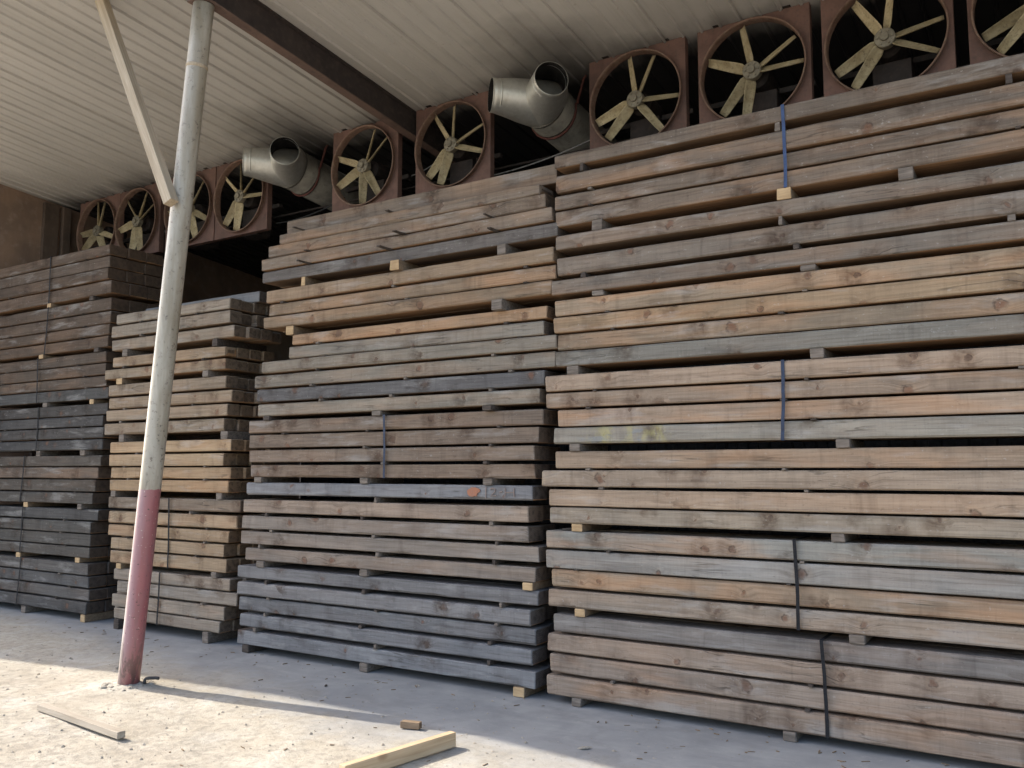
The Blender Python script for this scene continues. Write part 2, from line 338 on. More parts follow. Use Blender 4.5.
def ground_mat():
    k = NT('dusty_concrete_and_dirt'); p = k.coord()
    s = k.n('ShaderNodeSeparateXYZ'); k.l(p, s.inputs[0])
    n0 = k.noise(p, .55, 5, .6, .5); n1 = k.noise(p, 3.2, 6, .65, .4); n2 = k.noise(p, 17, 6, .68); n3 = k.noise(p, 85, 4, .6)
    streak = k.noise(k.map(p, (1.2, 6, 1), rot=(0, 0, .35)), 1, 5, .65, .6)
    conc = k.mix(k.ramp(n1, [(.3, 0), (.7, 1)]), (.235, .236, .234), (.325, .322, .312))
    conc = k.mix(k.math('MULTIPLY', k.ramp(streak, [(.5, 0), (.72, 1)]), .4), conc, (.40, .385, .36))
    conc = k.mix(k.math('MULTIPLY', k.ramp(n0, [(.5, 0), (.66, 1)]), .45), conc, (.19, .185, .18))
    dirt = k.mix(k.ramp(n1, [(.32, 0), (.66, 1)]), (.345, .305, .24), (.47, .43, .355))
    dirt = k.mix(k.math('MULTIPLY', k.ramp(n2, [(.38, 1), (.52, 0)]), .65), dirt, (.26, .235, .195))
    dirt = k.mix(k.math('MULTIPLY', k.ramp(n3, [(.62, 0), (.70, 1)]), .25), dirt, (.16, .14, .115))
    dirt = k.mix(k.math('MULTIPLY', k.ramp(streak, [(.55, 0), (.7, 1)]), .2), dirt, (.54, .50, .44))
    patch = k.noise(p, 1.6, 5, .6, .8)
    dirt = k.mix(k.math('MULTIPLY', k.ramp(patch, [(.52, 0), (.66, 1)]), .5), dirt, (.34, .295, .23))
    dirt = k.mix(k.math('MULTIPLY', k.ramp(patch, [(.34, 1), (.46, 0)]), .5), dirt, (.50, .475, .425))
    cv = k.n('ShaderNodeTexVoronoi', feature='DISTANCE_TO_EDGE'); k.l(k.vmath('ADD', p, k.vmath('MULTIPLY', k.noise(p, 2.2, 5, .65, 0, 1), (.6, .6, 0))), cv.inputs['Vector']); cv.inputs['Scale'].default_value = .38
    crack = k.ramp(cv.outputs['Distance'], [(0, 1), (.006, .8), (.014, 0)])
    conc = k.mix(k.math('MULTIPLY', crack, .14), conc, (.12, .115, .11))
    spot = k.noise(p, 5.5, 4, .7)
    conc = k.mix(k.math('MULTIPLY', k.ramp(spot, [(.64, 0), (.70, 1)]), .45), conc, (.17, .16, .145))
    conc = k.mix(k.math('MULTIPLY', k.ramp(k.noise(p, 11, 5, .7), [(.60, 0), (.68, 1)]), .35), conc, (.42, .40, .365))
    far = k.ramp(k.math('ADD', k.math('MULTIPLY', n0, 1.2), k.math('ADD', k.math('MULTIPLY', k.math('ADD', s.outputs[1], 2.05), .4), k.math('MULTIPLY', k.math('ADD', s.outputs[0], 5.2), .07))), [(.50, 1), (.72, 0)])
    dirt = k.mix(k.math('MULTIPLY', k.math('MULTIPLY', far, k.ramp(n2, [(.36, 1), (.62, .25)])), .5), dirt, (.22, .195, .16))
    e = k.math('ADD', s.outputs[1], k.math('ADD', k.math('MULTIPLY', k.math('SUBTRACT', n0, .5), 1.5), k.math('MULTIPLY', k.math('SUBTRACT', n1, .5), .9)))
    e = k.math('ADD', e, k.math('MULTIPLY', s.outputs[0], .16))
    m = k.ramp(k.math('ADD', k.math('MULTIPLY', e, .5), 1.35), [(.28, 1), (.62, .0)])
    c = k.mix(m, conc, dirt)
    c = k.mix(k.math('MULTIPLY', k.ramp(n3, [(.66, 0), (.72, 1)]), .3), c, (.12, .11, .1))
    h = k.math('ADD', k.math('MULTIPLY', k.math('MULTIPLY', k.math('ADD', n2, k.math('MULTIPLY', n3, .35)), m), 1.0), k.math('MULTIPLY', n3, .12))
    return k.fin(c, .93, h, .6, .016, spec=.15)
M['ground'] = ground_mat()
M['pebble'] = rusty('grit', (.36, .32, .26), (.24, .21, .17), (.42, .38, .32), 15, .9)
M['chalk'] = rusty('orange_crayon', (.36, .15, .085), (.29, .14, .09), (.21, .16, .135), 30, .9)
M['chalk_pale'] = rusty('pale_orange_crayon', (.28, .21, .18), (.25, .195, .17), (.21, .185, .17), 60, .9)
# front timbers of each stack, bundle by bundle from the top: (left x, right x, bottom z, top z) in metres
STACKS = {
    'S4': [
        [(-3.194, 1.72, 4.025, 4.13), (-3.184, 1.72, 3.83, 3.961), (-3.205, 1.72, 3.7, 3.808), (-3.197, 1.72, 3.568, 3.683)],
        [(-3.185, 1.72, 3.379, 3.486), (-3.183, 1.72, 3.18, 3.316), (-3.226, 1.72, 3.03, 3.138)],
        [(-3.201, 1.72, 2.868, 2.989), (-3.206, 1.72, 2.738, 2.854), (-3.185, 1.72, 2.602, 2.719), (-3.194, 1.72, 2.478, 2.591)],
        [(-3.283, 1.72, 2.293, 2.41), (-3.283, 1.72, 2.165, 2.275), (-3.18, 1.72, 2.029, 2.148), (-3.224, 1.72, 1.895, 2.015)],
        [(-3.207, 1.72, 1.714, 1.837), (-3.321, 1.72, 1.577, 1.696), (-3.252, 1.72, 1.436, 1.556), (-3.248, 1.72, 1.307, 1.421)],
        [(-3.288, 1.72, 1.126, 1.25), (-3.288, 1.72, 0.979, 1.108), (-3.246, 1.72, 0.839, 0.965), (-3.273, 1.72, 0.697, 0.819)],
        [(-3.231, 1.72, 0.516, 0.639), (-3.283, 1.72, 0.368, 0.495), (-3.262, 1.72, 0.218, 0.348), (-3.284, 1.72, 0.062, 0.197)],
    ],
    'S3': [
        [(-6.127, -3.177, 3.959, 4.066), (-6.223, -3.337, 3.852, 3.946), (-6.384, -3.288, 3.742, 3.855), (-6.456, -3.219, 3.622, 3.729), (-6.451, -3.18, 3.5, 3.607)],
        [(-6.373, -3.207, 3.296, 3.411), (-6.347, -3.195, 3.167, 3.275), (-6.404, -3.226, 3.047, 3.153)],
        [(-6.027, -3.28, 2.866, 2.962), (-6.062, -3.303, 2.739, 2.847), (-6.415, -3.189, 2.621, 2.727), (-6.52, -3.203, 2.484, 2.6), (-6.486, -3.3, 2.346, 2.462), (-6.453, -3.336, 2.21, 2.321)],
        [(-6.585, -3.314, 2.047, 2.166), (-6.565, -3.35, 1.909, 2.029), (-6.566, -3.395, 1.774, 1.886), (-6.539, -3.391, 1.635, 1.746)],
        [(-6.588, -3.409, 1.468, 1.581), (-6.608, -3.436, 1.303, 1.421), (-6.622, -3.437, 1.15, 1.27), (-6.637, -3.349, 1.008, 1.123), (-6.588, -3.385, 0.854, 0.967)],
        [(-6.678, -3.359, 0.688, 0.795), (-6.657, -3.425, 0.531, 0.648), (-6.651, -3.386, 0.388, 0.509), (-6.616, -3.412, 0.243, 0.357), (-6.65, -3.387, 0.075, 0.2)],
    ],
    'S2': [
        [(-8.934, -7.037, 3.333, 3.443), (-9, -7.015, 3.185, 3.312), (-8.998, -6.963, 3.037, 3.157)],
        [(-8.964, -7.088, 2.847, 2.955), (-9.095, -7.067, 2.716, 2.823)],
        [(-9.015, -7.058, 2.523, 2.647), (-8.985, -6.954, 2.38, 2.499), (-9.012, -6.999, 2.242, 2.359), (-9.038, -7.044, 2.09, 2.214)],
        [(-8.929, -6.938, 1.888, 2.005), (-8.919, -7.035, 1.744, 1.868), (-8.899, -6.94, 1.612, 1.727), (-8.889, -6.948, 1.475, 1.592)],
        [(-8.92, -6.78, 1.286, 1.406), (-8.908, -6.83, 1.125, 1.252), (-8.907, -6.939, 0.989, 1.103), (-8.832, -6.991, 0.849, 0.967), (-8.839, -6.955, 0.697, 0.827)],
        [(-8.772, -6.903, 0.522, 0.639), (-8.708, -6.796, 0.388, 0.51), (-8.786, -6.976, 0.236, 0.365), (-8.74, -7.028, 0.11, 0.222)],
    ],
    'S1': [
        [(-11.75, -9.18, 4.186, 4.308), (-11.75, -9.189, 4.044, 4.175), (-11.75, -9.198, 3.901, 4.034), (-11.75, -9.128, 3.73, 3.878)],
        [(-11.75, -9.113, 3.536, 3.675), (-11.75, -9.12, 3.384, 3.522), (-11.75, -9.128, 3.248, 3.37), (-11.75, -9.146, 3.106, 3.234)],
        [(-11.75, -9.171, 2.931, 3.055), (-11.75, -9.169, 2.79, 2.917), (-11.75, -9.159, 2.656, 2.775), (-11.75, -9.11, 2.513, 2.639)],
        [(-11.75, -9.077, 2.33, 2.454), (-11.75, -9.152, 2.201, 2.317), (-11.75, -9.132, 2.065, 2.186), (-11.75, -9.169, 1.931, 2.051)],
        [(-11.75, -9.164, 1.745, 1.866), (-11.75, -9.229, 1.603, 1.731), (-11.75, -9.256, 1.455, 1.588), (-11.75, -9.282, 1.315, 1.439)],
        [(-11.75, -9.191, 1.13, 1.252), (-11.75, -9.294, 0.986, 1.113), (-11.75, -9.301, 0.84, 0.971), (-11.75, -9.3, 0.708, 0.825)],
        [(-11.75, -9.304, 0.52, 0.648), (-11.75, -9.302, 0.377, 0.502), (-11.75, -9.29, 0.237, 0.361), (-11.75, -9.316, 0.086, 0.216)],
    ],
}

# ------------------------------------------------------------------ the four stacks of timber
INFO = {   # name in labels, front plane y, timber width, rows deep, bundle colours, bundle looks
 'S4': ('large right-hand stack', 0.0, .24, 2,
    [(.185,.152,.125,.3),(.19,.162,.137,.2),(.265,.21,.155,.45),(.325,.25,.19,.35),(.315,.248,.19,.35),(.285,.245,.205,.35),(.265,.22,.185,.3)],  # top two bundles darkened to put roof shade into their colour
    ['grey brown', 'dark grey', 'tan brown', 'pale pinkish', 'light tan', 'grey tan', 'pinkish grey']),
 'S3': ('wide middle stack', 0.0, .24, 2,
    [(.195,.157,.125,.3),(.25,.195,.142,.4),(.225,.205,.175,.15),(.20,.157,.125,.12),(.22,.197,.178,.15),(.186,.188,.198,.03)],  # top bundle darkened, roof shade put into its colour
    ['grey brown', 'tan', 'grey', 'brown', 'purplish grey', 'bluish grey']),
 'S2': ('short stack behind post', .10, .165, 4,
    [(.25,.215,.175,.15),(.29,.23,.165,.3),(.285,.225,.165,.15),(.36,.265,.17,.35),(.33,.25,.17,.3),(.25,.22,.185,.2)],
    ['grey', 'tan', 'pinkish tan', 'honey tan', 'yellowish tan', 'grey tan']),
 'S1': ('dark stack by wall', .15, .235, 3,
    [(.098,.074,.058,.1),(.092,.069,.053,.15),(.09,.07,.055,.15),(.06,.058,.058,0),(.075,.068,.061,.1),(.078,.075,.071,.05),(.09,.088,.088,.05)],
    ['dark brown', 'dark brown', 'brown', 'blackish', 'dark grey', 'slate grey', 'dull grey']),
}
ORD = ['first', 'second', 'third', 'fourth', 'fifth', 'sixth', 'seventh']
def bundle_name(i, n):          # i counts from the top
    up = n - 1 - i
    return 'bottom bundle' if up == 0 else 'top bundle' if i == 0 else ORD[up] + ' bundle up'

def timber_mesh(name, L, h, w, mats, seed, wane=0.0):
    """sawn timber: origin at the middle of its lower front edge, length along X, depth along +Y"""
    rnd = random.Random(seed); n = max(8, int(L/.16)); rings = []; mi = []; bite = {}
    c = rnd.uniform(.005, .011); ph = rnd.uniform(0, 6.28); bow = rnd.uniform(-.004, .004); bowy = rnd.uniform(-.006, .006)
    skew0, skew1 = rnd.uniform(-.008, .008), rnd.uniform(-.008, .008)
    xs = [-L/2, -L/2 + .006] + [-L/2 + L*i/n for i in range(1, n)] + [L/2 - .006, L/2]
    for i, x in enumerate(xs):
        t = x/L*2; wv = .0022*noise.noise((x*.9, seed*3.7, 0)) + .001*noise.noise((x*3, seed*1.3, 5)); wv2 = .0022*noise.noise((x*.9, seed*5.1, 9)); e = c*.8 if i in (0, len(xs) - 1) else 0
        if wane and x > 0 and i >= len(xs) - 2: e += wane*(.3 if i == len(xs) - 2 else 1)
        dz = bow*(1 - t*t)*.35 + rnd.uniform(-.0006, .0006); dy = bowy*(1 - t*t) + rnd.uniform(-.0012, .0012)
        cc = [c*rnd.uniform(.7, 1.5) for _ in range(4)]
        for q in (0, 3):
            if bite.get(q, 0) > 0: cc[q] = rnd.uniform(.014, .024); bite[q] -= 1
            elif rnd.random() < .018: bite[q] = rnd.randint(1, 5)
        y0, y1, z0, z1 = dy + e, dy + w - e, dz*.3 + wv2 + e, h + dz + wv - e
        pts = [(y0 + cc[0], z0), (y1 - cc[1], z0), (y1, z0 + cc[1]), (y1, z1 - cc[2]), (y1 - cc[2], z1), (y0 + cc[3], z1), (y0, z1 - cc[3]), (y0, z0 + cc[0])]
        rings.append([(x + (skew0 if t < 0 else skew1)*((z/h - .5) if abs(t) > .99 else 0), y, z) for y, z in pts])
    m = MB(); nr = len(rings)
    vs = [p for r in rings for p in r]; fs = []; idx = []
    face_mat = [2, 1, 1, 1, 0, 0, 0, 0]          # bottom, back edge.., top, front
    face_mat = [2, 2, 2, 0, 0, 0, 0, 0]
    for i in range(nr - 1):
        for j in range(8):
            a = i*8 + j; b = i*8 + (j + 1) % 8
            fs.append((a, a + 8, b + 8, b)); idx.append(face_mat[j])
    fs.append(tuple(range(8))); idx.append(1)
    fs.append(tuple((nr - 1)*8 + j for j in range(7, -1, -1))); idx.append(1)
    o = link(name, vs, fs, mats, None, idx)
    return o

def vary(c, rnd, k=.09):
    f = 1 + rnd.uniform(-k, k); w = rnd.uniform(-.03, .03)
    return (c[0]*f*(1 + w)*1.04, c[1]*f, c[2]*f*(1 - w)*.94, max(0, min(.6, c[3]*rnd.uniform(.3, 1.3))))

STD = [M['timber'], M['end'], M['under']]; PNT = [M['timber_paint'], M['end'], M['under']]
SPECIAL = {  # (stack, bundle, layer): colour and look of the timbers that stand out
 ('S3', 2, 0): ((.35,.24,.155,.6), 'orange tan'), ('S3', 2, 4): ((.125,.122,.125,0), 'darkest grey'), ('S3', 0, 4): ((.14,.13,.125,0), 'dark grey recessed'),
 ('S3', 4, 0): ((.215,.215,.225,.05), 'orange marked grey'), ('S3', 4, 1): ((.29,.24,.20,.2), 'pale pinkish'),
 ('S4', 3, 3): ((.30,.275,.235,.15), 'yellow smeared'), ('S4', 2, 3): ((.215,.20,.175,.1), 'greenish grey'), ('S4', 5, 2): ((.295,.23,.17,.4), 'orange tan'),
 ('S4', 5, 0): ((.26,.25,.225,.35), 'greyish'), ('S4', 5, 1): ((.27,.26,.245,.15), 'pale grey'), ('S4', 6, 0): ((.205,.19,.18,.1), 'dark round-ended'),
 ('S4', 4, 3): ((.29,.255,.21,.1), 'greenish tan'), ('S4', 2, 1): ((.31,.235,.16,.6), 'warm tan'),
 ('S2', 4, 0): ((.20,.17,.14,.1), 'dark grey'), ('S2', 5, 1): ((.255,.22,.185,.2), 'long grey'),
 ('S1', 2, 3): ((.075,.075,.075,0), 'blackish'), ('S1', 4, 1): ((.13,.10,.08,.4), 'patchy brown'), ('S1', 5, 0): ((.07,.068,.068,0), 'nearly black'),
}
GRP = {'S4': 'timbers stacked at the right', 'S3': 'timbers stacked in the middle', 'S2': 'timbers stacked behind the post', 'S1': 'timbers stacked by the side wall'}
n_seed = 0; FRONT = {}
for S, (sname, Y, W, rows, cols, looks) in INFO.items():
    B = STACKS[S]; nb = len(B); rnd = random.Random(hash_seed := {'S4': 4, 'S3': 3, 'S2': 2, 'S1': 1}[S])
    Lr = {'S4': 4.9, 'S3': 3.1, 'S2': 1.95, 'S1': 2.52}[S]
    proto = None
    for i, bun in enumerate(B):
        for j, (x0, x1, z0, z1) in enumerate(bun):
            n_seed += 1
            dy = rnd.uniform(-.012, .012)
            k = 1.0
            if (S, i, j) == ('S3', 0, 0): dy = .13; k = 1 + dy/5.721
            X0, X1, Z0, Z1 = x0*k, x1*k, 1.7 + (z0 - 1.7)*k, 1.7 + (z1 - 1.7)*k
            if k != 1: Z0 = bun[1][3] + .018
            sp = SPECIAL.get((S, i, j))
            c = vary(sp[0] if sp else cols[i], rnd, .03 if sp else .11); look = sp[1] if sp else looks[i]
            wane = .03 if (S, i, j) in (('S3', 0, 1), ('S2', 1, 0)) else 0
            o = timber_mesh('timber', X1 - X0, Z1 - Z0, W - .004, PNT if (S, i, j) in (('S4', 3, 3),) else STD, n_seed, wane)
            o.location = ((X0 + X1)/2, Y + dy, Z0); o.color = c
            lay = ('top' if j == 0 else ORD[j]) + (' layer' if j == 0 else ' layer down')
            o.rotation_euler = (rnd.uniform(-.012, .012), rnd.uniform(-.0011, .0011), rnd.uniform(-.002, .002))
            tag(o, f'{look} timber, {lay}, {bundle_name(i, nb)}, front of {sname}', 'timber', GRP[S])
            FRONT[(S, i, j)] = o
            # the timbers lying behind it in the same layer share one mesh
            for r in range(1, rows):
                if proto is None:
                    proto = timber_mesh('timber', Lr, .1, W - .004, STD, 900 + hash_seed); q = proto
                else:
                    q = proto.copy(); col.objects.link(q)
                q.name = 'timber'
                ragg = rnd.uniform(-.05, .05) if S in ('S2', 'S3') else rnd.uniform(-.02, .02)
                if S == 'S4': cx = x0 + ragg + Lr/2
                else: cx = x1 + ragg - Lr/2
                if S == 'S3': cx = x1 - abs(ragg) - Lr/2; 
                q.scale = ((X1 - X0 - .02)/Lr if S == 'S3' else 1, 1, (z1 - z0 - .002)/.1)
                if S == 'S3': cx = (X0 + X1)/2 - rnd.uniform(.0, .03)
                q.location = (cx, Y + W*r + rnd.uniform(-.001, .001), z0 + .001)
                if k != 1: q.location.y += .13
                q.color = vary(cols[i], rnd, .15)
                tag(q, f'{ORD[r]} timber in from front, {lay}, {bundle_name(i, nb)}, {sname}', 'timber', GRP[S])
# a loose timber on top of the short stack, two rows back
o = timber_mesh('timber', 1.9, .112, .16, STD, 777); o.location = (-6.97 - .95, .10 + .165*2, 3.447); o.color = (.22, .22, .22, 0)
tag(o, 'loose bluish grey timber lying on top of the short stack behind post', 'timber', GRP['S2'])

# bearers between the bundles (thick) and spacer sticks between the layers (thin)
BEAR = {
 'S4': [[(-2.837, 'g'), (-1.453, 'f'), (-.708, 'g')], [(-2.834, 'g'), (-1.314, 'g')], [(-3.049, 'g'), (-1.276, 'g')], [(-3.037, 'g'), (-1.139, 'g')],
        [(-3.025, 'f'), (-1.19, 'g')], [(-3.005, 'f'), (-1.101, 'g')], [(-3.035, 'g'), (-1.523, 'g'), (.4, 'g')]],
 'S3': [[(-5.895, 'f'), (-4.753, 'f'), (-3.683, 'g')], [(-6.049, 'f'), (-3.702, 'g')], [(-6.326, 'd'), (-4.965, 'g'), (-3.795, 'd')], [(-6.425, 'g'), (-5.1, 'g'), (-3.812, 'g')],
        [(-6.366, 'g'), (-5.083, 'g'), (-3.446, 'f')], [(-6.535, 'd'), (-5.065, 'g'), (-3.527, 'f')]],
 'S2': [[(-7.229, 'd'), (-8.729, 'g')], [(-7.35, 'g'), (-8.8, 'f')], [(-7.046, 'g'), (-8.717, 'g')], [(-7.091, 'g'), (-8.836, 'g')], [(-7.126, 'g'), (-8.671, 'f')], [(-7.213, 'g'), (-8.662, 'd')]],
 'S1': [[(-10.36, 'f'), (-9.493, 'd')], [(-10.48, 'f'), (-9.343, 'd')], [(-10.356, 'g'), (-9.40, 'f')], [(-10.451, 'g'), (-9.52, 'g')], [(-10.652, 'f'), (-9.527, 'g')],
        [(-10.768, 'f'), (-9.533, 'f')], [(-10.572, 'g'), (-9.36, 'f')]],
}
MATW = {'g': M['spacer_grey'], 'f': [M['spacer_side'], M['spacer_fresh']], 'd': M['spacer_dark']}; LOOKW = {'g': 'grey', 'f': 'pale fresh', 'd': 'dark'}
SIDE = {1: ['only'], 2: ['left', 'right'], 3: ['left', 'middle', 'right'], 4: ['left', 'second', 'third', 'right']}
def block(name, w, d, h, mat, c=.003, seed=0):
    rnd = random.Random(seed); m = MB(); m.box((-w/2, 0, 0), (w/2, d, h), 0, c)
    for v in m.v:
        if v.y < d*.5: v.x += rnd.uniform(-.002, .002); v.y += rnd.uniform(-.003, .003)
    for q, f in enumerate(m.f):
        if isinstance(mat, list) and sum(m.v[z].y for z in f)/len(f) < d*.1: m.m[q] = 1
    return m.build(name, mat)
for S, (sname, Y, W, rows, cols, looks) in INFO.items():
    B = STACKS[S]; nb = len(B); rnd = random.Random(50 + len(S) + nb*3 + rows)
    for i, bun in enumerate(B):
        zt = bun[-1][2]; zb = B[i + 1][0][3] if i + 1 < nb else .002
        bl = sorted(BEAR[S][i])
        for q, (x, kd) in enumerate(bl):
            w = .05 if (S, i) in (('S3', 0),) and q == 0 else rnd.uniform(.075, .1)
            out = rnd.uniform(.0, .015)
            if (S, i, q) in (('S3', 1, 1), ('S3', 2, 2), ('S3', 0, 1)): out = .05
            o = block('bearer', w, W*rows + out, zt - zb - .003, MATW[kd], .004, q + i*10)
            o.location = (x, Y - out, zb + .0015); o.rotation_euler.z = rnd.uniform(-.02, .02)
            tag(o, f'{LOOKW[kd]} wooden bearer under {bundle_name(i, nb)}, {sname}, {SIDE[len(bl)][q]} one', 'bearer', 'bearers under the bundles')
        # thin sticks
        xl, xr = max(b[0] for b in bun) + .15, min(min(b[1] for b in bun) - .15, 0.2)
        n = {'S4': 3, 'S3': 3, 'S2': 2, 'S1': 2}[S]
        cx = [xl + (xr - xl)*t for t in ([.06, .5, .93] if n == 3 else [.12, .85])]
        for j in range(len(bun) - 1):
            zt, zb = bun[j][2], bun[j + 1][3]
            if zt - zb < .011: continue
            for q in range(n):
                if rnd.random() < .18: continue
                d = 'd' if rnd.random() < .6 else 'g'
                out = rnd.uniform(-.006, .006)
                if S == 'S3' and i == 0: out = rnd.choice((.04, .1, .14)); d = 'd'
                o = block('spacer_stick', rnd.uniform(.024, .042), W*rows*.9 + out, zt - zb - .004, MATW[d], .002, j + q)
                o.location = (cx[q] + rnd.uniform(-.14, .14), Y - .012 - out, zb + .002); o.rotation_euler.z = rnd.uniform(-.05, .05)
                tag(o, f'{"dark" if d == "d" else "grey"} thin stick under {"top" if j == 0 else ORD[j]} layer, {bundle_name(i, nb)}, {sname}, {SIDE[n][q]} end'.replace('middle end', 'middle'), 'spacer stick', 'spacer sticks between the layers')

# steel straps round bundles: (stack, bundle, x at top, x at bottom, colour)
STRAPS = [('S4', 0, -1.443, -1.439, 'blue'), ('S4', 3, -1.494, -1.510, 'navy'), ('S4', 5, -1.455, -1.447, 'black'), ('S4', 6, -1.309, -1.292, 'black'),
          ('S3', 3, -4.875, -4.865, 'navy'), ('S2', 4, -7.848, -7.825, 'black'), ('S2', 5, -7.951, -7.967, 'black'),
          ('S1', 0, -10.37, -10.363, 'black'), ('S1', 1, -10.363, -10.40, 'black'), ('S1', 2, -10.536, -10.513, 'black'), ('S1', 3, -10.463, -10.47, 'black'),
          ('S1', 4, -10.709, -10.763, 'black'), ('S1', 5, -10.687, -10.704, 'black'), ('S1', 6, -10.666, -10.722, 'black')]
for S, i, xt, xb, kd in STRAPS:
    sname, Y, W, rows = INFO[S][:4]; bun = STACKS[S][i]
    zt, zb = bun[0][3] + .006, bun[-1][2] - .003; yf = Y - .021; yb = Y + W*rows + .006
    rnd = random.Random(i*7 + len(bun)); w = .011
    path = []
    for t in range(9):
        u = t/8; path.append((xt + (xb - xt)*u + .008*math.sin(u*math.pi)*rnd.uniform(.4, 1), yf + (.003 if 0 < u < 1 else .004), zt + (zb - zt)*u))
    path += [(xb, (yf + yb)/2, zb - .002), (xb, yb, zb), (xt, yb, zt), (xt, (yf + yb)/2, zt + .001), (xt, yf + .03, zt + .003)]
    m = MB(); n = len(path); cen = Vector((0, (yf + yb)/2, (zt + zb)/2)); rings = []
    for x, y, z in path + [path[0]]:
        d = Vector((0, y, z)) - cen; d.normalize(); a = .0014
        rings.append([(x - w, y, z), (x + w, y, z), (x + w, y - d.y*a*2, z - d.z*a*2), (x - w, y - d.y*a*2, z - d.z*a*2)])
    m.loft(rings)
    o = m.build('steel_strap', M['strap_' + kd])
    tag(o, f'{kd} steel strap round {bundle_name(i, len(STACKS[S]))} of {sname}', 'strap', 'steel straps round the bundles')

# hand-drawn crayon mark on one grey timber of the middle stack
tb = FRONT[('S3', 4, 0)]; bz = STACKS['S3'][4][0]
def on_face(x, z): return Vector((x - tb.location.x, -.009, z - tb.location.z))
m = MB(); rnd = random.Random(5); cx, cz = -3.952, bz[2] + .058
pts = []
for k in range(26):
    a = 2*math.pi*k/26; r = .95 + .10*math.sin(2*a + .6) + .12*math.sin(5*a) + rnd.uniform(-.16, .16)
    pts.append(on_face(cx + .058*r*math.cos(a), cz + .040*r*math.sin(a)))
back = [p + Vector((0, .006, 0)) for p in pts]
m.loft([back, pts], 0, True)
mk = m.build('crayon_blot', M['chalk'], tb)
m = MB(); h = .062; z0 = bz[2] + .03
def stroke(ps):
    m.tube([on_face(px, pz) + Vector((0, .0035, 0)) for px, pz in ps], .0042, 5)
X = -3.83
stroke([(X, z0 - .02), (X, z0 + h + .01)])
X = -3.79
stroke([(X, z0 + h*.8), (X + .02, z0 + h), (X + .05, z0 + h*.85), (X + .045, z0 + h*.55), (X + .005, z0), (X + .06, z0 + .003)])
stroke([(X + .085, z0 + h*.5), (X + .115, z0 + h*.55)])
X = -3.65
stroke([(X, z0), (X, z0 + h)]); stroke([(X + .003, z0 + h*.5), (X + .078, z0 + h*.5)]); stroke([(X + .082, z0 - .004), (X + .08, z0 + h)])
m.build('crayon_writing', M['chalk_pale'], tb)

# ------------------------------------------------------------------ the shed
def ceil_z(y): return 5.79 - .095*(y + 1.328)
shed = empty('lumber_shed', (-5.7, 2.0, 0))
tag(shed, 'open-fronted lumber shed with ribbed cream metal ceiling sloping down to a dark back', 'shed')
SL = Vector((-5.7, 2.0, 0))
def shed_part(m, name, mats, smooth=False):
    for v in m.v: v -= SL
    return m.build(name, mats, shed, smooth)
# ribbed roof sheet: one profile carried from the eave to the back
m = MB(); prof = []; x = -18.0; i = 0
while x < 9.0:
    deep = (i % 4 == 0)
    d = .030 if deep else .024
    prof += [(x, 0), (x + .134, 0), (x + .145, -d*.7), (x + .160, -d*.7)]
    if deep: prof += [(x + .1675, .002), (x + .1687, .007), (x + .1697, .007)]
    x += .171; i += 1
prof.append((x, 0))
ys = [-2.05, -1.0, 1.0, 3.0, 6.3]
def eave(x):  # unseen eave line, bent to shape the shadow edge on the ground
    T = [(-30, -2.5), (-14.6, -2.39), (-13.1, -2.17), (-11.4, -1.97), (-10.2, -1.95), (-9.1, -2.03), (-8.5, -2.1), (-6, -2.1), (20, -2.1)]
    for (a, p), (c, q) in zip(T, T[1:]):
        if x <= c: return p + (q - p)*(x - a)/(c - a)
rows_ = [[(px, y, ceil_z(y) + pz) for px, pz in prof] for y in ys]
m.loft(rows_, 0, False, False)
tops = [[(px, y, ceil_z(y) + .07) for px, pz in prof] for y in ys]
m.loft(tops, 0, False, False)
m.loft([rows_[0], tops[0]], 0, False, False); m.loft([tops[-1], rows_[-1]], 0, False, False)
for kk, v in enumerate(m.v):
    if abs(v.y + 2.05) < 1e-6: v.y = eave(v.x); v.z -= .095*(v.y + 2.05)
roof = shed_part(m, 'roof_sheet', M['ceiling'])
# steel roof beam over the post (I section) with its cap plate
def ibeam(xc, y0, y1, depth=.275, fw=.085):
    m = MB(); f = MB()
    def slab(mb, xa, xb, dz0, dz1):
        vs = [(xx, yy, ceil_z(yy) + dz) for dz in (dz0, dz1) for xx, yy in ((xa, y0), (xb, y0), (xb, y1), (xa, y1))]
        mb.add(vs, [(3, 2, 1, 0), (4, 5, 6, 7), (0, 1, 5, 4), (1, 2, 6, 5), (2, 3, 7, 6), (3, 0, 4, 7)])
    slab(m, xc - .006, xc + .006, -depth + .012, -.014)
    slab(m, xc - fw, xc + fw, -.014, -.002)
    slab(f, xc - fw, xc + fw, -depth, -depth + .0118)
    return m, f
for xc in (-5.70, .35):
    m, f = ibeam(xc, -1.95, 6.1, .285, .05)
    w = shed_part(m, 'roof_beam', M['beam']); 
    for v in f.v: v -= SL
    f.build('bottom_flange', M['flange'], w)
    tag(w, 'dark rusty steel beam' if xc < -5 else None)
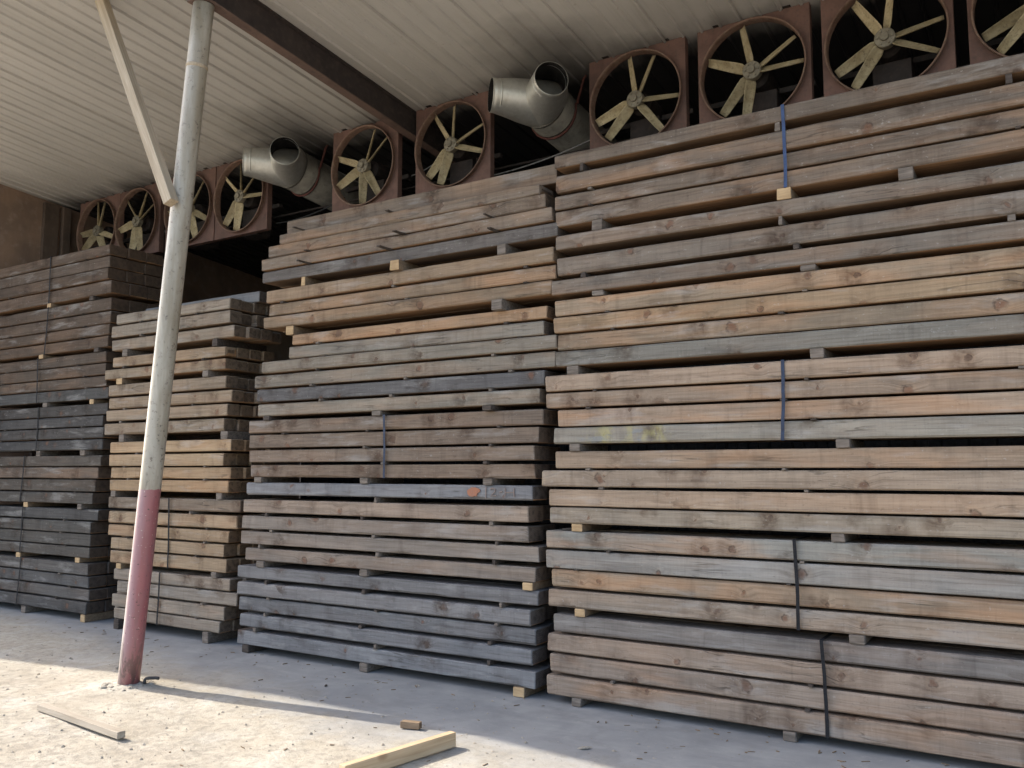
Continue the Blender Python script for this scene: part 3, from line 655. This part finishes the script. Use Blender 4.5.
# side wall with a dark column in its back corner, back wall, added right wall against stray light
m = MB(); m.box((-12.25, -.25, 0), (-12.15, 6.2, 5.9), 0)
for v in m.v:
    if v.z > 5: v.z = ceil_z(v.y) - .004
shed_part(m, 'side_wall', M['wall'])
m = MB()
for k in range(3): m.box((-12.148, .02 + k*1.22 - .015, .02), (-12.135, .02 + k*1.22 + .015, ceil_z(.02 + k*1.22) - .06))
shed_part(m, 'wall_seam', M['wall'])
m = MB(); m.box((-12.147, .98, 0), (-12.09, 1.2, ceil_z(1.2) - .03), 0, .006); m.box((-12.147, 1.24, 0), (-12.05, 1.36, ceil_z(1.36) - .03), 0, .006)
shed_part(m, 'wall_column', M['wall_brown'])
m = MB(); pr = []; x = -12.14
while x < 8.9: pr += [(x, 6.12), (x + .12, 6.12), (x + .15, 6.15), (x + .27, 6.15)]; x += .3
m.loft([[(a, b, .0) for a, b in pr], [(a, b, ceil_z(b) - .004) for a, b in pr]], 0, False, False)
shed_part(m, 'back_wall', M['deep_shade'])  # shade painted into the wall colour so timber gaps stay dark
m = MB(); m.box((3.2, -.3, 0), (3.3, 6.1, 5.9), 0)  # unseen wall added to keep the space behind the stacks dark
for v in m.v:
    if v.z > 5: v.z = ceil_z(v.y) - .004
shed_part(m, 'light_block_wall', M['wall'])

# ------------------------------------------------------------------ leaning post and its brace
post = empty('support_post', (-6.358, -1.328, 0))
tag(post, 'leaning white painted steel post with red lower part standing in sunlit dirt', 'post')
top = Vector((-5.735 + 6.358, 0, ceil_z(-1.328) - .285 - .014)); rr = .083
m = MB(); pts = [Vector((0, 0, -.03)) + (top - Vector((0, 0, -.03)))*t/14 for t in range(15)]
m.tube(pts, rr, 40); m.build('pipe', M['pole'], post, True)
for p in post.children[0].data.polygons:
    if len(p.vertices) > 4: p.use_smooth = False
m = MB(); a = pts[0] + (top - pts[0])*.905; b = pts[0] + (top - pts[0])*.9075
m.tube([a - (b - a)*.6, a, b, b + (b - a)*.6], [rr, rr + .004, rr + .004, rr], 40); m.build('weld_collar', M['brace'], post, True)
m = MB(); m.box((top.x - .084, -.1, top.z + .0005), (top.x + .084, .1, top.z + .0125), 0, .002); m.build('cap_plate', M['flange'], post)
m = MB(); m.tube([(.12, .06, -.01), (.122, .062, .04), (.13, .067, .052), (.145, .077, .056), (.20, .105, .058), (.225, .115, .056)], .012, 10)
m.build('bent_stub', M['wall_dark'], post, True)
m = MB(); rnd = random.Random(3)
for k in range(46):
    a = rnd.uniform(0, 6.28); r = rnd.uniform(.085, .2); s = rnd.uniform(.007, .03)
    c = Vector((r*math.cos(a), r*math.sin(a), s*.25)); rings = []
    for t in range(5):
        ph = (t/4 - .5)*math.pi; rings.append([c + Vector((math.cos(ph)*s*1.3*math.cos(u*.785)*rnd.uniform(.8, 1.2), math.cos(ph)*s*math.sin(u*.785)*rnd.uniform(.8, 1.2), math.sin(ph)*s*.7)) for u in range(8)])
    m.loft(rings, 0, True)
m.build('concrete_crumbs', M['pebble'], post)

bot = Vector((-5.86, -1.47, 3.81)); tp = Vector((-6.86, -1.52, ceil_z(-1.52) - .03)); L = (tp - bot).length
m = MB(); m.box((0, -.042, -.044), (L, .042, .044), 0, .003)
br = m.build('diagonal_brace', M['brace']); br.location = bot
xa = (tp - bot).normalized(); ya = Vector((.15, -.99, .0)); ya = (ya - xa*ya.dot(xa)).normalized(); za = xa.cross(ya)
br.rotation_euler = Matrix((xa, ya, za)).transposed().to_euler()
tag(br, 'pale wooden brace running from the post up to the ceiling', 'brace')

# ------------------------------------------------------------------ fans under the roof
def make_fan():
    f = empty('wall_fan')
    # square plate with a round hole and folded side flanges
    m = MB(); n = 64; Rh = .4375; hw = .478; yo, yi = 0.0, .016
    rings = {}
    for nm, y in (('a', yo), ('b', yi)):
        inn, ou = [], []
        for k in range(n):
            a = 2*math.pi*k/n + math.pi/4; c, s = math.cos(a), math.sin(a); q = hw/max(abs(c), abs(s))
            inn.append((Rh*c, y, Rh*s)); ou.append((q*c, y, q*s))
        rings[nm] = (inn, ou)
    m.loft([rings['a'][0], rings['a'][1], rings['b'][1], rings['b'][0], rings['a'][0]])
    for sx in (-1, 1): m.box((min(sx*hw, sx*(hw - .012)), .018, -hw), (max(sx*hw, sx*(hw - .012)), .07, hw))
    for sz in (-1, 1): m.box((-hw + .014, .018, min(sz*hw, sz*(hw - .012))), (hw - .014, .07, max(sz*hw, sz*(hw - .012))))
    m.build('mounting_plate', M['fan_red'], f)
    m = MB(); prof = [(.4365, .03), (.4365, -.034), (.438, -.05), (.445, -.058), (.452, -.057), (.454, -.048), (.446, -.038), (.441, -.026), (.4395, -.002)]
    m.loft([[(r*math.cos(2*math.pi*k/72), y, r*math.sin(2*math.pi*k/72)) for k in range(72)] for r, y in prof])
    m.build('shroud_ring', M['fan_rim'], f, True)
    m = MB()
    m.loft([[(r*math.cos(2*math.pi*k/32), y, r*math.sin(2*math.pi*k/32)) for k in range(32)] for r, y in ((.03, -.07), (.034, -.066), (.034, -.048), (.070, -.044), (.078, -.038), (.078, .02), (.05, .03))], 0, True)
    for k in range(6):
        a = 2*math.pi*k/6; m.tube([(.056*math.cos(a), -.056, .056*math.sin(a)), (.056*math.cos(a), -.035, .056*math.sin(a))], .010, 6)
    m.build('hub', M['hub'], f)
    # one blade: twisted, tapering aerofoil, root at the hub, pointing up
    m = MB(); rr_ = []
    for t in range(9):
        u = t/8; r = .055 + u*.365; ch = (.062 + .050*min(1, u*7)) - .036*u
        tw = -R(46 - 6*u); th = .011*(1 - .6*u)
        if u > .96: ch *= .93
        sec = []
        for k in range(12):
            a = 2*math.pi*k/12; lx = ch/2*math.cos(a); ly = th*math.sin(a) + .014*(1 - (2*lx/ch)**2)
            sec.append((lx*math.cos(tw) - ly*math.sin(tw), lx*math.sin(tw) + ly*math.cos(tw) - .008, r))
        rr_.append(sec)
    m.loft(rr_, 0, True)
    blades = []
    b0 = m.build('blade', M['blade'], f, True)
    for k in range(6):
        b = b0 if k == 0 else b0.copy()
        if k: col.objects.link(b); b.parent = f; b.name = 'blade'
    m = MB()
    m.tube([(0, .03, 0), (0, .10, 0)], .022, 10)
    m.loft([[(r*math.cos(2*math.pi*k/24), y, r*math.sin(2*math.pi*k/24)) for k in range(24)] for r, y in ((.06, .10), (.10, .115), (.105, .15), (.105, .36), (.08, .385))], 0, True)
    m.build('motor', M['dark_metal'], f)
    m = MB(); m.box((-.13, .14, -.46), (.16, .34, -.13), 0, .004); m.box((-.462, .20, -.155), (-.135, .25, -.11)); m.box((.165, .20, -.155), (.462, .25, -.11))
    m.build('motor_bracket', M['dark_metal'], f)
    for sx in (-1, 1):
        m = MB(); m.box((sx*.30 - .032, -.03, .478), (sx*.30 + .032, .03, .489), 0, .002); m.box((sx*.30 - .024, -.026, .489), (sx*.30 - .014, .02, .525)); m.box((sx*.30 + .014, -.026, .489), (sx*.30 + .024, .02, .525))
        m.tube([(sx*.30, -.038, .492), (sx*.30, -.038, .515)], .012, 6)
        m.build('hanger_clip', M['dark_metal'], f)
    return f
def spin(f, angles):                                               # degrees from +X towards +Z, seen from the front
    for b, a in zip([c for c in f.children if c.name.startswith('blade')], angles): b.rotation_euler = (0, R(90 - a), 0)
def dup(f):
    r = f.copy(); col.objects.link(r)
    for c in list(f.children):
        d = c.copy(); col.objects.link(d); d.parent = r
    return r
FANS = [(-11.32, (95, 72, -20, -62, 215, 180), 'dim fan in the far left corner above the dark stack'),
        (-10.42, (128, 65, 190, 30, 255, 281), 'dusty fan second from the side wall, above dark stack'),
        (-9.34, (88, 52, -28, -70, 222, 180), 'fan partly hidden behind the white post'),
        (-8.37, (94, 136, 43, -5, 262, 230), 'fan with cream blades just left of the left duct'),
        (-6.36, (70, 40, 158, 205, 268, -58), 'fan just right of the left duct, above middle stack'),
        (-5.16, (86, 122, 20, -20, 250, 225), 'fan left of the right duct, beside the steel beam'),
        (-3.09, (98, 64, -7, -53, 227, 199), 'fan just right of the right duct'),
        (-2.02, (101, 156, 31, -1, 261, 231), 'fan above the blue strap of the right-hand stack'),
        (-.975, (122, 82, 8, -28, 235, 208), 'fan cut by the top of the photo above the right-hand stack'),
        (.075, (112, 72, 0, -40, 228, 205), 'fan cut off by the right edge of the photo')]
fan0 = make_fan()
for i, (x, angs, lab) in enumerate(FANS):
    f = fan0 if i == 0 else dup(fan0)
    f.name = 'wall_fan'
    f.location = (x, 1.335, 5.055); f.rotation_euler.z = random.uniform(-.015, .015)
    spin(f, angs)
    tag(f, lab, 'fan', 'rust-red fans hanging in a row under the roof')

# ------------------------------------------------------------------ two galvanised ducts
def pipe(m, p0, p1, r0, r1, seg=40, th=.004):
    p0, p1 = Vector(p0), Vector(p1); t = (p1 - p0).normalized(); u = t.orthogonal().normalized(); w = t.cross(u)
    def ring(p, r): return [p + (u*math.cos(2*math.pi*k/seg) + w*math.sin(2*math.pi*k/seg))*r for k in range(seg)]
    m.loft([ring(p1, r1 - th), ring(p0, r0 - th)], 1); m.loft([ring(p0, r0 - th), ring(p0, r0), ring(p1, r1), ring(p1, r1 - th)], 0)
def duct(x, y, z, lab):
    d = empty('metal_duct', (x, y, z)); tag(d, lab, 'duct', 'galvanised Y ducts between the fans')
    ax = Vector((0, 1, -.10)).normalized()
    m = MB(); pipe(m, ax*.08, ax*2.9, .240, .240)
    for s in (.10, .30, 1.25, 2.2):
        pipe(m, ax*(s - .012), ax*(s + .012), .2455, .2455)
    m.build('main_pipe', [M['galv_dark'], M['deep_shade']], d, True)
    for sx, ln in ((-1, .455), (1, .455)):
        dr = Vector((sx*.72, -.69, .01)).normalized(); m = MB()
        st = ax*.10 + Vector((sx*.0, 0, 0))
        seg = 40; u0 = Vector((1, 0, 0)); rings_o, rings_i = [], []
        for t in range(13):
            q = t/12
            c = st.lerp(dr*ln, q) ; r = .242 + (.160 - .242)*min(1, q*1.08)
            nrm = ax.lerp(-dr, min(1, q*1.3)).normalized() if False else (-ax).lerp(dr, min(1, q*1.4)).normalized()
            u = nrm.cross(Vector((0, 0, 1))).normalized(); w = u.cross(nrm)
            rings_o.append([c + (u*math.cos(2*math.pi*k/seg) + w*math.sin(2*math.pi*k/seg))*r for k in range(seg)])
            rings_i.append([c + (u*math.cos(2*math.pi*k/seg) + w*math.sin(2*math.pi*k/seg))*(r - .004) for k in range(seg)])
        m.loft(rings_o + rings_i[-1:]); m.loft(rings_i[::-1], 1)
        pipe(m, dr*(ln - .085), dr*(ln - .07), .162, .162); pipe(m, dr*(ln - .006), dr*(ln + .004), .161, .161)
        m.build('branch_outlet', [M['galv'], M['deep_shade']], d, True)  # inner faces painted dark in place of shade
    m = MB(); yh = .30; zc = -.10*yh; pts = [(.36, yh + .02, ceil_z(y + yh) - z - .004), (.33, yh + .02, ceil_z(y + yh) - z - .035), (.268, yh, zc + .04)]
    for k in range(13):
        a = R(10 - 16*k); pts.append((.256*math.cos(a), yh, zc + .256*math.sin(a)))
    pts += [(-.273, yh, zc + .10), (-.30, yh, ceil_z(y + yh) - z - .004)]
    m.tube(pts, .012, 8); m.build('pipe_hanger', M['red_rod'], d, True)
    return d
duct(-4.05, 1.20, 5.235, 'shiny right-hand Y duct between two fans above the middle and right stacks')
duct(-7.47, 1.20, 5.245, 'dull left-hand Y duct between two fans, left of the steel beam')

# cables sagging behind and between the fans
def cable(pts, r, mat, lab, sag=.06):
    a, b = Vector(pts[0]), Vector(pts[-1]); m = MB()
    if len(pts) == 2: pts = [a.lerp(b, t/12) - Vector((0, 0, sag*4*(t/12)*(1 - t/12))) for t in range(13)]
    m.tube(pts, r, 7); o = m.build('power_cable', M[mat], None, True); tag(o, lab, 'cable', 'cables strung behind the fans'); return o
cable([(-5.0, 1.58, 4.74), (-3.55, 1.55, 4.90)], .008, 'cable', 'pale cable sagging below the right-hand duct', .05)
cable([(-8.0, 1.58, 4.72), (-6.85, 1.55, 4.84)], .009, 'cable_dark', 'black cable sagging below the left-hand duct', .05)
cable([(-5.95, 1.62, 4.95), (-5.55, 1.6, 5.04)], .007, 'cable', 'short pale cable between the two fans at the steel beam', .02)
cable([(-2.75, 1.6, 4.78), (-.2, 1.62, 4.78)], .006, 'cable', 'thin cable behind the fans above the right-hand stack', .05)
rod = MB(); rod.tube([(-12.0, 1.72, 4.86), (2.0, 1.72, 4.86)], .012, 8); o = rod.build('support_rod', M['dark_metal']); tag(o, 'long thin dark rod running behind the row of fans', 'rod')

# ------------------------------------------------------------------ loose wood on the ground
def lying(name, p0, p1, w, h, mat, seed=1):
    p0, p1 = Vector(p0), Vector(p1); d = p1 - p0; L = d.length; m = MB(); m.box((0, -w/2, 0), (L, w/2, h), 0, .002)
    rnd = random.Random(seed)
    for v in m.v: v.y += rnd.uniform(-.001, .001)
    o = m.build(name, mat); o.location = p0; o.rotation_euler.z = math.atan2(d.y, d.x); return o
o = lying('lumber_plank', (-3.415, -2.03, .004), (-3.262, -1.205, .004), .052, .086, M['plank'])
tag(o, 'fresh yellow board lying on edge at the bottom of the photo', 'board')
o = lying('lumber_stick', (-6.235, -2.10, .002), (-5.142, -2.20, .002), .055, .042, M['stick'], 2)
tag(o, 'dusty grey stick lying on the dirt left of the post', 'stick')
o = lying('wood_block', (-3.785, -1.065, .003), (-3.655, -1.03, .003), .05, .042, M['spacer_side'], 3)
tag(o, 'small brown wood block at the tip of the post shadow', 'wood block')
rnd = random.Random(21)
for k, (x, y, s, lab) in enumerate([(-7.42, -.58, .032, 'dark wood chip in the shade in front of the dark stack'), (-5.0, -.52, .02, 'dark chip in the shade right of the post'), (-2.55, -.82, .03, 'pale stone in the shade below the right-hand stack'), (-6.95, -1.0, .035, 'small stone at the shadow edge left of the post')]):
    m = MB(); rings = []
    for t in range(6):
        ph = (t/5 - .5)*math.pi; rings.append([(math.cos(ph)*s*1.5*math.cos(u*.7)*rnd.uniform(.75, 1.2), math.cos(ph)*s*.6*math.sin(u*.7)*rnd.uniform(.75, 1.2), math.sin(ph)*s*.28 + s*.2) for u in range(9)])
    m.loft(rings, 0, True); o = m.build('wood_chip' if k < 2 else 'stone', M['spacer_dark'] if k < 2 else M['pebble'])
    o.location = (x, y, .002); o.rotation_euler.z = rnd.uniform(0, 3); tag(o, lab, 'chip' if k < 2 else 'stone')

# ------------------------------------------------------------------ ground: one sheet, fine near the camera
def gh(x, y):
    if abs(x + 4) > 9 or y < -9: return 0
    d = 1/(1 + math.exp((y + 1.15 + .12*(x + 4))*4.5))
    edge = max(0, min(1, (9 - abs(x + 4))/2))*max(0, min(1, (y + 9)/3))
    v = noise.noise((x*.7, y*.9, 1))*.010 + noise.noise((x*3, y*3.5, 4))*.008 + noise.noise((x*9, y*10, 7))*.005 + max(0, noise.noise((x*16, y*18, 3)))*.006
    r = math.hypot((x + 6.358), (y + 1.328)); v += .03*math.exp(-(r/.16)**2)
    return (v*d - .012*d*(1 - math.exp(-(r/.5)**2)))*edge if y < .2 else 0
xs = [-90, -60, -40, -30, -22, -17] + [-13 + i*.5 for i in range(8)] + [-9 + i*.05 for i in range(180)] + [.0 + i*.5 for i in range(14)] + [8, 12, 20, 35, 60, 90]
ysg = [-90, -60, -40, -28, -20, -14, -10, -8, -7, -6, -5, -4.5] + [-4 + i*.05 for i in range(80)] + [0, .2, .6, 1.5, 3, 5, 8, 14, 25, 45, 90]
vs = [(x, y, gh(x, y)) for y in ysg for x in xs]; nx = len(xs)
fs = [(j*nx + i, j*nx + i + 1, (j + 1)*nx + i + 1, (j + 1)*nx + i) for j in range(len(ysg) - 1) for i in range(nx - 1)]
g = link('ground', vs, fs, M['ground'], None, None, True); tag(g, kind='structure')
# loose grit on the dirt
m = MB(); rnd = random.Random(9)
for k in range(1300):
    x = rnd.uniform(-8.6, -1.6); y = rnd.uniform(-2.9, -.75) if rnd.random() < .88 else rnd.uniform(-.75, -.1)
    s = rnd.choice((.003, .004, .004, .005, .006, .008, .012))*rnd.uniform(.7, 1.2); c = Vector((x, y, gh(x, y) + s*.15))
    vs6 = [c + Vector(q)*s*rnd.uniform(.6, 1.3) for q in ((1.3, 0, 0), (0, 1, 0), (-1.3, 0, 0), (0, -1, 0), (0, 0, .8), (0, 0, -.5))]
    m.add(vs6, [(0, 1, 4), (1, 2, 4), (2, 3, 4), (3, 0, 4), (1, 0, 5), (2, 1, 5), (3, 2, 5), (0, 3, 5)])
o = m.build('grit', M['pebble']); tag(o, 'loose grit and crumbs scattered over the dirt', 'grit', kind='stuff')

m = MB(); rnd = random.Random(31)
for k in range(170):
    x = rnd.uniform(-11.5, 1.0); y = -abs(rnd.gauss(0, .28)) + .05 if rnd.random() < .6 else rnd.uniform(-2.4, -.1)
    l, w_, h_ = rnd.uniform(.012, .05), rnd.uniform(.003, .01), rnd.uniform(.002, .006); a = rnd.uniform(0, 3.14)
    c = Vector((x, y, gh(x, y) + .0015)); ux = Vector((math.cos(a), math.sin(a), rnd.uniform(-.1, .1)))*l; uy = Vector((-math.sin(a), math.cos(a), 0))*w_; uz = Vector((0, 0, h_))
    vs8 = [c + ux*i_ + uy*j_ + uz*k_ for k_ in (0, 1) for i_, j_ in ((-.5, -.5), (.5, -.3), (.45, .5), (-.5, .4))]
    m.add(vs8, [(3, 2, 1, 0), (4, 5, 6, 7), (0, 1, 5, 4), (1, 2, 6, 5), (2, 3, 7, 6), (3, 0, 4, 7)])
o = m.build('wood_litter', M['spacer_side']); tag(o, 'splinters and bark crumbs littering the floor before the stacks', 'litter', kind='stuff')

# ------------------------------------------------------------------ light, sky, camera
SUN_EL = R(42.6); az = Vector((-.986, -.166, 0)).normalized()
d = Vector((az.x*math.cos(SUN_EL), az.y*math.cos(SUN_EL), math.sin(SUN_EL)))
ld = bpy.data.lights.new('sun', 'SUN'); ld.energy = 2.15; ld.angle = R(.55); ld.color = (1, .93, .83)
lo = bpy.data.objects.new('sun', ld); col.objects.link(lo); lo.rotation_euler = d.to_track_quat('Z', 'Y').to_euler(); lo.location = (-20, -8, 20)
w = bpy.data.worlds.new('World'); scn.world = w; w.use_nodes = True
t = w.node_tree; bg = t.nodes['Background']; sky = t.nodes.new('ShaderNodeTexSky'); sky.sky_type = 'NISHITA'; sky.sun_disc = False
sky.sun_elevation = SUN_EL; sky.sun_rotation = math.atan2(d.x, d.y) % (2*math.pi); sky.dust_density = 2.5; sky.air_density = 1.0; sky.ozone_density = .8
t.links.new(sky.outputs[0], bg.inputs['Color']); bg.inputs['Strength'].default_value = .15

PITCH, YAW = R(5.66), R(32.1)
cd = bpy.data.cameras.new('camera'); cam = bpy.data.objects.new('camera', cd); col.objects.link(cam); scn.camera = cam
cd.sensor_width = 36; cd.lens = 868/1024*36; cd.clip_start = .05; cd.clip_end = 500
cam.location = (0, -5.721, 1.7); cam.rotation_euler = (R(90) + PITCH, 0, YAW)
scn.view_settings.view_transform = 'Standard'; scn.view_settings.look = 'None'; scn.view_settings.exposure = 1.65; scn.view_settings.gamma = 1
scn.view_settings.use_curve_mapping = False
scn.render.engine = 'CYCLES'; scn.render.resolution_x = 1024; scn.render.resolution_y = 768
scn.cycles.max_bounces = 8; scn.cycles.diffuse_bounces = 5
